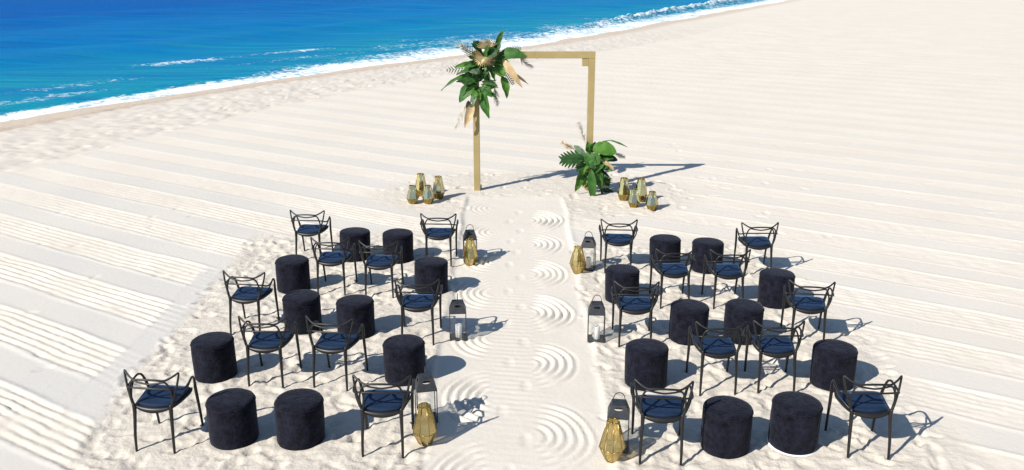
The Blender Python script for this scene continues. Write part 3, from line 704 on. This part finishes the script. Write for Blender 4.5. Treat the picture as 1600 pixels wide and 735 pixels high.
top_items = [
 ('lance', (455, 215), (660, 222), 95, md, -.15, -.22), ('lance', (480, 365), (515, 525), 62, br, -.18, -.24), ('paddle', (410, 310), (505, 362), 78, br, -.22, -.30),
 ('lance', (335, 470), (388, 668), 76, md, -.20, -.26), ('lance', (345, 480), (345, 605), 60, br, -.12, -.16), ('lance', (275, 420), (172, 555), 92, md, -.18, -.25),
 ('paddle', (310, 390), (180, 395), 95, dk, -.12, -.18), ('lance', (360, 420), (450, 436), 66, md, -.20, -.26), ('lance', (345, 425), (408, 515), 74, md, -.22, -.28),
 ('lance', (290, 470), (272, 590), 42, gy, -.26, -.30), ('strap', (260, 340), (42, 468), 24, md, -.08, -.14), ('frond', (310, 300), (85, 322), 110, md, -.10, -.16),
 ('lance', (320, 300), (150, 355), 34, md, -.12, -.18), ('lance', (330, 330), (235, 330), 40, gy, -.25, -.30), ('frond', (320, 230), (195, 150), 110, dk, -.05, -.05), ('plume', (320, 240), (165, 130), 130, M_plume, .05, .1),
 ('frond', (470, 200), (610, 165), 95, md, -.05, -.10), ('lance', (440, 150), (488, 28), 40, md, -.12, -.16), ('paddle', (350, 160), (272, 118), 54, dk, -.15, -.2), ('paddle', (400, 190), (470, 135), 70, dk, -.14, -.2),
 ('paddle', (370, 215), (450, 180), 80, dk, -.28, -.34), ('lance', (430, 230), (560, 340), 70, md, -.14, -.2), ('frond', (490, 290), (560, 420), 90, dk, -.05, -.08), ('lance', (250, 440), (175, 520), 60, M_tan, -.05, -.08),
 ('fan', (350, 225), (338, 300), 100, M_gold, -.38, -.44, 3.0), ('fan', (350, 225), (268, 228), 100, M_gold, -.34, -.38, 1.6), ('fan', (378, 178), (362, 82), 90, M_gold, -.24, -.20, 2.2), ('fan', (370, 235), (435, 255), 90, M_gold, -.30, -.34, 1.8),
 ('lance', (485, 240), (628, 450), 56, M_tan, -.22, -.30), ('strap', (560, 340), (668, 422), 20, M_tan, -.1, -.14), ('lance', (270, 560), (212, 738), 62, M_tan, -.14, -.20), ('lance', (240, 540), (235, 640), 40, M_gold, -.10, -.14),
 ('plume', (235, 540), (140, 735), 110, M_plume, -.05, -.08), ('plume', (420, 420), (445, 565), 90, M_plume, -.05, -.08), ('plume', (590, 220), (695, 300), 80, M_plume, 0, -.02), ('paddle', (395, 380), (330, 350), 70, dk, -.2, -.26), ('lance', (300, 470), (270, 520), 50, br, -.28, -.33)]
top = arrangement("flower_arrangement", "tropical leaf arrangement with gold fan palms on the upper corner of the arch", (AX0, AY-.06, 2.35), top_items, (680, 40, .2177), [(350, 270, 120, 100, 24, .38, -.25, -.05), (310, 420, 90, 90, 18, .36, -.25, -.05)])
tag(top, top["label"] if "label" in top else "tropical leaf arrangement with gold fan palms on the upper corner of the arch", "flowers")
bot_items = [
 ('paddle', (305, 240), (475, 272), 112, br, -.25, -.30), ('strap', (330, 215), (430, 180), 14, md, -.2, -.22), ('strap', (425, 180), (552, 230), 14, md, -.22, -.26), ('paddle', (285, 290), (352, 352), 92, md, -.40, -.48), ('paddle', (262, 270), (310, 385), 80, md, -.38, -.44),
 ('lance', (292, 390), (305, 642), 64, md, -.42, -.40), ('lance', (245, 385), (176, 552), 74, br, -.32, -.34), ('lance', (265, 420), (232, 516), 50, br, -.3, -.32), ('paddle', (335, 400), (425, 505), 82, dk, -.24, -.26), ('lance', (340, 380), (360, 540), 70, md, -.36, -.36),
 ('monstera', (240, 310), (82, 322), 150, dk, -.28, -.34), ('paddle', (250, 290), (168, 218), 44, gy, -.28, -.28), ('plume', (258, 220), (205, 62), 110, M_plume, -.1, -.06), ('plume', (190, 260), (88, 198), 90, M_tan, -.15, -.15),
 ('lance', (355, 318), (468, 410), 36, M_tan, -.38, -.44), ('fan', (370, 440), (380, 530), 70, M_gold, -.26, -.26, 2.4), ('fan', (280, 470), (262, 540), 60, M_gold, -.2, -.2, 1.8), ('lance', (370, 530), (470, 588), 50, dk, -.16, -.12), ('paddle', (340, 300), (482, 325), 60, dk, -.22, -.24),
 ('lance', (285, 275), (268, 188), 64, br, -.2, -.2), ('lance', (300, 270), (320, 190), 60, md, -.2, -.2), ('monstera', (270, 360), (190, 385), 90, dk, -.24, -.28), ('plume', (440, 270), (530, 300), 70, M_plume, -.1, -.06)]
bot = arrangement("flower_arrangement", "", (AX1, AY-.20, gz(AX1, AY-.2)), bot_items, (860, 180, .2177), [(310, 330, 110, 90, 15, .33, -.34, -.14), (310, 440, 90, 80, 12, .30, -.34, -.14)])
tag(top, "tropical leaf arrangement with gold fan palms on the upper corner of the arch", "flowers")
tag(bot, "tropical leaf arrangement with split leaf at the foot of the arch post", "flowers")
